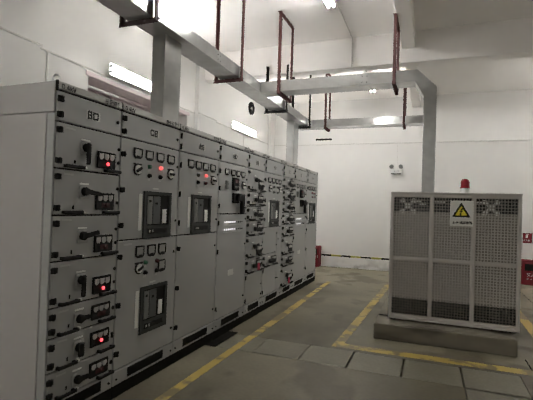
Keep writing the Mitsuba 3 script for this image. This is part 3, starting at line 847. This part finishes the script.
obj(cd, 'pipe', cyl(.008, (-1.245, 5.4, ZC - .012), (-1.245, 6.885, ZC - .012), 10), 'trunk_pvc', 40)
obj(cd, 'pipe', cyl(.008, (-1.245, 6.888, ZC - .012), (-1.245, 6.888, 3.78), 10), 'trunk_pvc', 40)

# ------------------------------------------------------------------ transformer on its plinth
pk = thing('concrete_plinth', 'low stained concrete plinth under the transformer cage', 'plinth')
pm = mani(bx(-.578, .868, 5.04, 6.75, 0, .182, .012)).refine_to_length(.06)
q = pm.to_mesh(); v = q.vert_properties[:, :3].astype(float)
nz = meshkit.fbm(v * 6, 3, 5)[:, None] - .5
v2 = v + np.sign(v - v.mean(0)) * nz * .012 * (np.abs(v - v.mean(0)) > .48 * np.ptp(v, axis=0))
v2[:, 2] = np.where(v[:, 2] < .005, 0, v2[:, 2])
obj(pk, 'block', trimesh.Trimesh(v2, q.tri_verts, process=False), 'plinth_concrete')

tf = thing('transformer_cage', 'grey wire-mesh transformer cage standing on the concrete plinth', 'transformer')
TX0, TX1, TY0, TY1, TZ0, TZ1 = -.440, .918, 5.25, 6.45, .205, 1.690
for xx in (TX0 + .03, TX1 - .09):
    for yy in (TY0 + .03, TY1 - .09): obj(tf, 'foot', bx(xx, xx + .06, yy, yy + .06, .187, TZ0, .004), 'black')
obj(tf, 'floor_pan', bx(TX0 + .01, TX1 - .01, TY0 + .02, TY1 - .01, TZ0, TZ0 + .012, .002), 'black_matt')
obj(tf, 'roof', bx(TX0 - .004, TX1 + .004, TY0 - .004, TY1, TZ1 - .014, TZ1 + .002, .003), 'cage_grey')
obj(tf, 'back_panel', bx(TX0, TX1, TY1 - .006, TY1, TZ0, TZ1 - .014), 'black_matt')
for xx in (TX0, TX1 - .004): obj(tf, 'side_panel', bx(xx, xx + .004, TY0 + .03, TY1 - .006, TZ0, TZ1 - .014), 'cage_grey')
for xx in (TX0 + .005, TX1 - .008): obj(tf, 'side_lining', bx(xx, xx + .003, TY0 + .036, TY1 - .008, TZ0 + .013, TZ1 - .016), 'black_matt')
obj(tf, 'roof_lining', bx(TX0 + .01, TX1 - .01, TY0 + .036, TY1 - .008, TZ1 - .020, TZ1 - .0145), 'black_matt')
posts = [(TX0, TX0 + .036), (-.006, .036), (.430, .472), (TX1 - .036, TX1)]
for a, b in posts: obj(tf, 'post', bx(a, b, TY0, TY0 + .034, TZ0, TZ1 - .014, .004), 'cage_grey')
rails = [(TZ0, TZ0 + .040), (.893, .933), (TZ1 - .056, TZ1 - .0145)]
cols = [(posts[i][1], posts[i + 1][0]) for i in range(3)]
for a, b in cols:
    for z0_, z1_ in rails: obj(tf, 'rail', bx(a, b, TY0 + .003, TY0 + .031, z0_, z1_, .003), 'cage_grey')


def wire_mesh(a, b, r0, r1, name, mat):
    ms, hw = [], .0058
    nx, nz_ = max(3, round((b - a) / .0315)), max(2, round((r1 - r0) / .0315))
    for k in range(nx + 1):
        x = a + (b - a) * k / nx
        ms.append(bx(max(a, x - hw), min(b, x + hw), TY0 + .014, TY0 + .0175, r0, r1))
    for k in range(nz_ + 1):
        z = r0 + (r1 - r0) * k / nz_
        ms.append(bx(a, b, TY0 + .0168, TY0 + .020, max(r0, z - hw), min(r1, z + hw)))
    obj(tf, name, cat(ms), mat, kind='stuff')


for a, b in cols:
    for r0, r1, nm, mt in ((rails[0][1], .268, 'wire_mesh', 'mesh_grey'), (.268, .452, 'vent_mesh', 'mesh_dark'), (.452, rails[1][0], 'wire_mesh', 'mesh_grey'),
                           (rails[1][1], 1.464, 'wire_mesh', 'mesh_grey'), (1.464, rails[2][0], 'vent_mesh', 'mesh_mid')):
        wire_mesh(a, b, r0, r1, nm, mt)
# baffle sheets behind the middle of the mesh, open at the top and at the bottom
for a, b in cols:
    obj(tf, 'baffle_sheet', bx(a - .018, b + .018, TY0 + .036, TY0 + .039, .46, 1.462), 'back_grey')
# three coils on a core, low voltage bars and cross ties seen through the top
obj(tf, 'core', cat([bx(TX0 + .12, TX1 - .12, 5.78, 5.98, .42, .58, .01), bx(TX0 + .12, TX1 - .12, 5.78, 5.98, 1.18, 1.34, .01)] + [bx(x - .08, x + .08, 5.78, 5.98, .58, 1.18) for x in (-.15, .239, .628)]), 'black')
for x in (-.15, .239, .628):
    obj(tf, 'coil', lathe([(.095, .60), (.178, .60), (.185, .62), (.185, 1.14), (.178, 1.16), (.095, 1.16)], 'z', (x, 5.88, 0), 28), 'coil', 30)
for xx in (-.30, .68): obj(tf, 'core_foot', bx(xx, xx + .10, 5.6, 6.2, TZ0 + .012, .42, .004), 'black')
for cx_ in (-.247, .623):
    for s_ in (-1, 1):
        m = bx(-.10, .10, -.004, .004, -.016, .016, .002)
        m.apply_transform(trimesh.transformations.rotation_matrix(s_ * math.pi / 4, [0, 1, 0]))
        m.apply_translation([cx_, TY0 + .030 + .009 * (s_ > 0), 1.532])
        obj(tf, 'cross_tie', m, 'white')
    for dx, dz in ((-.062, .062), (.062, .062), (-.062, -.062), (.062, -.062), (0, 0)):
        obj(tf, 'tie_knot', lathe([(0, -.012), (.026, -.012), (.026, .012), (0, .012)], 'y', (cx_ + dx, TY0 + .034, 1.532 + dz), 10), 'white')
for a, b, zz in ((-.175, -.10, 1.592), (-.02, .16, 1.592), (.48, .56, 1.592), (-.12, -.05, 1.56)):
    obj(tf, 'busbar', bx(a if a != -.02 else .04, b, TY0 + .040, TY0 + .050, zz - .013, zz + .013, .002), 'white')
obj(tf, 'earthing_strap', bx(TX0 - .12, TX0 + .02, 5.42, 5.45, .186, .194, .002), 'black')

sg = thing('warning_sign', 'white plate with yellow high-voltage triangle on the transformer cage', 'sign')
SX0, SX1, SZ0, SZ1, SY = .206, .447, 1.318, 1.604, TY0 - .006
obj(sg, 'plate', bx(SX0, SX1, SY, SY + .004, SZ0, SZ1, .001), 'white')
cxs = (SX0 + SX1) / 2 - .005
tri = lambda r, zc: [(cxs + r * math.cos(math.radians(q)), zc + r * math.sin(math.radians(q))) for q in (90, 210, 330)]
zc = 1.474
outer, inner = Polygon(tri(.098, zc)).buffer(.006), Polygon(tri(.072, zc))


def poly_south(p, y0, y1):
    m = trimesh.creation.extrude_polygon(p, y1 - y0, engine='earcut')
    v = m.vertices
    m = trimesh.Trimesh(np.stack([v[:, 0], y0 + v[:, 2], v[:, 1]], 1), m.faces, process=False)
    if m.volume < 0: m.invert()
    return m


obj(sg, 'triangle_border', poly_south(outer.difference(inner), SY - .0022, SY), 'black')
obj(sg, 'triangle', poly_south(inner, SY - .0014, SY), 'sign_yellow')
bolt = Polygon([(cxs + .012, zc + .052), (cxs - .020, zc + .002), (cxs - .003, zc + .004), (cxs - .014, zc - .026), (cxs - .024, zc - .022), (cxs - .004, zc - .046), (cxs + .006, zc - .016), (cxs - .002, zc - .022), (cxs + .018, zc + .018), (cxs + .003, zc + .014), (cxs + .024, zc + .048)])
obj(sg, 'lightning_bolt', poly_south(bolt.buffer(0), SY - .003, SY - .0014), 'black')
obj(sg, 'lettering', on_south(strokes_mesh('止步', .028, .0055, .002, 1.2), SX0 + .028, SY, 1.345), 'black')
obj(sg, 'lettering', on_south(strokes_mesh('高压危险', .028, .0055, .002, 1.16), SX0 + .104, SY, 1.345), 'black')

bc = thing('warning_beacon', 'red domed warning beacon on a white base on top of the transformer cage', 'beacon lamp')
BX, BY = .360, 5.32
obj(bc, 'base', lathe([(0, 0), (.044, 0), (.044, .040), (.048, .045), (.048, .055), (0, .055)], 'z', (BX, BY, TZ1 + .002), 24), 'white', 30)
obj(bc, 'dome', lathe([(0, .055), (.052, .055), (.052, .064), (.046, .068), (.046, .125), (.042, .142), (.028, .156), (.012, .162), (0, .163)], 'z', (BX, BY, TZ1 + .002), 28), 'red_dome', 40)

# ------------------------------------------------------------------ things on the back wall and left wall
em = thing('emergency_light', 'white twin-head emergency light on the back wall left of the riser', 'emergency light')
ex, ez = -.795, 2.46
obj(em, 'battery_box', bx(ex - .125, ex + .115, YB - .075, YB, ez - .10, ez + .035, .008), 'white')
obj(em, 'lower_trim', bx(ex - .122, ex + .112, YB - .079, YB - .075, ez - .096, ez - .072), 'mid_grey')
for s_ in (-1, 1):
    m = lathe([(0, 0), (.022, 0), (.050, .05), (.052, .062), (.046, .066), (0, .058)], 'y', (0, 0, 0), 18)
    m.apply_transform(trimesh.transformations.rotation_matrix(math.pi, [1, 0, 0]))
    m.apply_transform(trimesh.transformations.rotation_matrix(math.radians(25 * s_), [0, 0, 1]))
    m.apply_translation([ex - .005 + s_ * .085, YB - .045, ez + .085])
    hd = obj(em, 'lamp_head', m, 'mid_grey', 30)
    obj(em, 'bracket', bx(ex - .013 + s_ * .07, ex + .003 + s_ * .07, YB - .045, YB - .03, ez + .033, ez + .075), 'off_white')
    obj(em, 'test_button', lathe([(0, 0), (.012, 0), (.012, .006), (0, .007)], 'y', (0, 0, 0), 10).apply_transform(trimesh.transformations.rotation_matrix(math.pi, [1, 0, 0])), 'mid_grey', off=(ex + s_ * .04, YB - .075, ez - .02))

vb = thing('wall_slot', 'short dark horizontal slot high on the back wall under the far duct', 'vent slot')
obj(vb, 'frame', bx(-2.835, -2.41, YB - .012, YB, 3.245, 3.292, .003), 'mid_grey')
obj(vb, 'blade', bx(-2.828, -2.417, YB - .016, YB - .012, 3.251, 3.286, .002), 'black')

fn = thing('exhaust_fan', 'dark round exhaust fan high on the left wall', 'fan')
FY, FZ = 9.265, 3.80
obj(fn, 'ring', lathe([(.105, 0), (.145, 0), (.145, .035), (.135, .045), (.112, .045), (.105, .03)], 'x', (XL, FY, FZ), 28), 'black', 30)
obj(fn, 'hub', lathe([(0, .004), (.03, .004), (.03, .03), (.02, .04), (0, .042)], 'x', (XL, FY, FZ), 16), 'off_white', 30)
for k in range(5):
    m = bx(-.003, .003, .028, .105, -.026, .026, .001)
    m.apply_transform(trimesh.transformations.rotation_matrix(.5, [0, 1, 0]))
    m.apply_transform(trimesh.transformations.rotation_matrix(k * 2 * math.pi / 5 + .3, [1, 0, 0]))
    m.apply_translation([XL + .018, FY, FZ])
    obj(fn, 'blade', m, 'dark_grey')
obj(fn, 'back_disc', lathe([(0, 0), (.107, 0), (.107, .003), (0, .003)], 'x', (XL, FY, FZ), 24), 'black')

ws = thing('warning_stripe', 'black and yellow striped skirting tape along the back wall', 'warning tape')
x, k = -2.60, 0
while x < 3.2:
    obj(ws, 'black_band' if k % 2 == 0 else 'yellow_band', shared(('band', k % 2), lambda: bx(0, .2495, -.006, 0, -.019, .019, .001), 'black' if k % 2 == 0 else 'tape_yellow'), 'black', off=(x, YB, .288))
    x += .25; k += 1


def ext_box(x0, x1, y0, y1, h, lab):
    k_ = thing('extinguisher_box', lab, 'fire extinguisher box')
    obj(k_, 'body', bx(x0, x1, y0, y1, 0, h, .006), 'red')
    dr_ = obj(k_, 'door', bx(x0 + .012, x1 - .012, y0 - .012, y0 - .0005, .012, h - .03, .004), 'red')
    w_ = x1 - x0
    obj(dr_, 'window', bx(x0 + .05, x1 - .05, y0 - .015, y0 - .012, h * .60, h * .88, .001), 'black')
    obj(dr_, 'lettering', on_south(strokes_mesh('灭火器箱', .06, .008, .0015, 1.35), x0 + w_ * .16, y0 - .012, h * .36), 'dim_white')
    obj(dr_, 'lettering', on_south(strokes_mesh('灭火器箱', .030, .005, .0015, 2.2), x0 + w_ * .16, y0 - .012, h * .22), 'dim_white')
    obj(dr_, 'handle', bx(x1 - .04, x1 - .028, y0 - .03, y0 - .012, h * .45, h * .56, .003), 'chrome')
    obj(k_, 'lid', bx(x0 - .004, x1 + .004, y0 - .004, y1, h, h + .012, .003), 'red')


ext_box(-3.13, -2.60, 10.56, 10.80, .51, 'red fire extinguisher box on the floor behind the end of the cabinet row')
ext_box(1.835, 2.40, 10.40, 10.66, .505, 'red fire extinguisher box on the floor right of the transformer cage')

es = thing('fire_sign', 'red and white fire equipment sign on the back wall above the right extinguisher box', 'sign')
RX0, RX1, RZ0, RZ1, RY = 1.913, 2.36, .855, 1.075, YB - .005
obj(es, 'plate', bx(RX0, RX1, RY, YB, RZ0, RZ1, .001), 'red')
obj(es, 'extinguisher_symbol', cat([bx(RX0 + .055, RX0 + .095, RY - .0015, RY, RZ0 + .115, RZ0 + .175), bx(RX0 + .065, RX0 + .085, RY - .0015, RY, RZ0 + .178, RZ0 + .195), bx(RX0 + .082, RX0 + .115, RY - .0015, RY, RZ0 + .182, RZ0 + .190)]), 'white')
obj(es, 'lettering', on_south(strokes_mesh('灭火器', .032, .006, .0015, 1.3), RX0 + .018, RY, RZ0 + .045), 'dim_white')
obj(es, 'panel', poly_south(Polygon([(RX0 + .175, RZ0 + .02), (RX0 + .31, RZ0 + .02), (RX0 + .31, RZ1 - .02), (RX0 + .175, RZ1 - .02)], [[(RX0 + .19, RZ0 + .105), (RX0 + .295, RZ0 + .105), (RX0 + .295, RZ1 - .035), (RX0 + .19, RZ1 - .035)]]), RY - .0012, RY), 'off_white')
obj(es, 'flame_symbol', cat([bx(RX0 + .215, RX0 + .27, RY - .0015, RY, RZ0 + .115, RZ0 + .16)]), 'white')
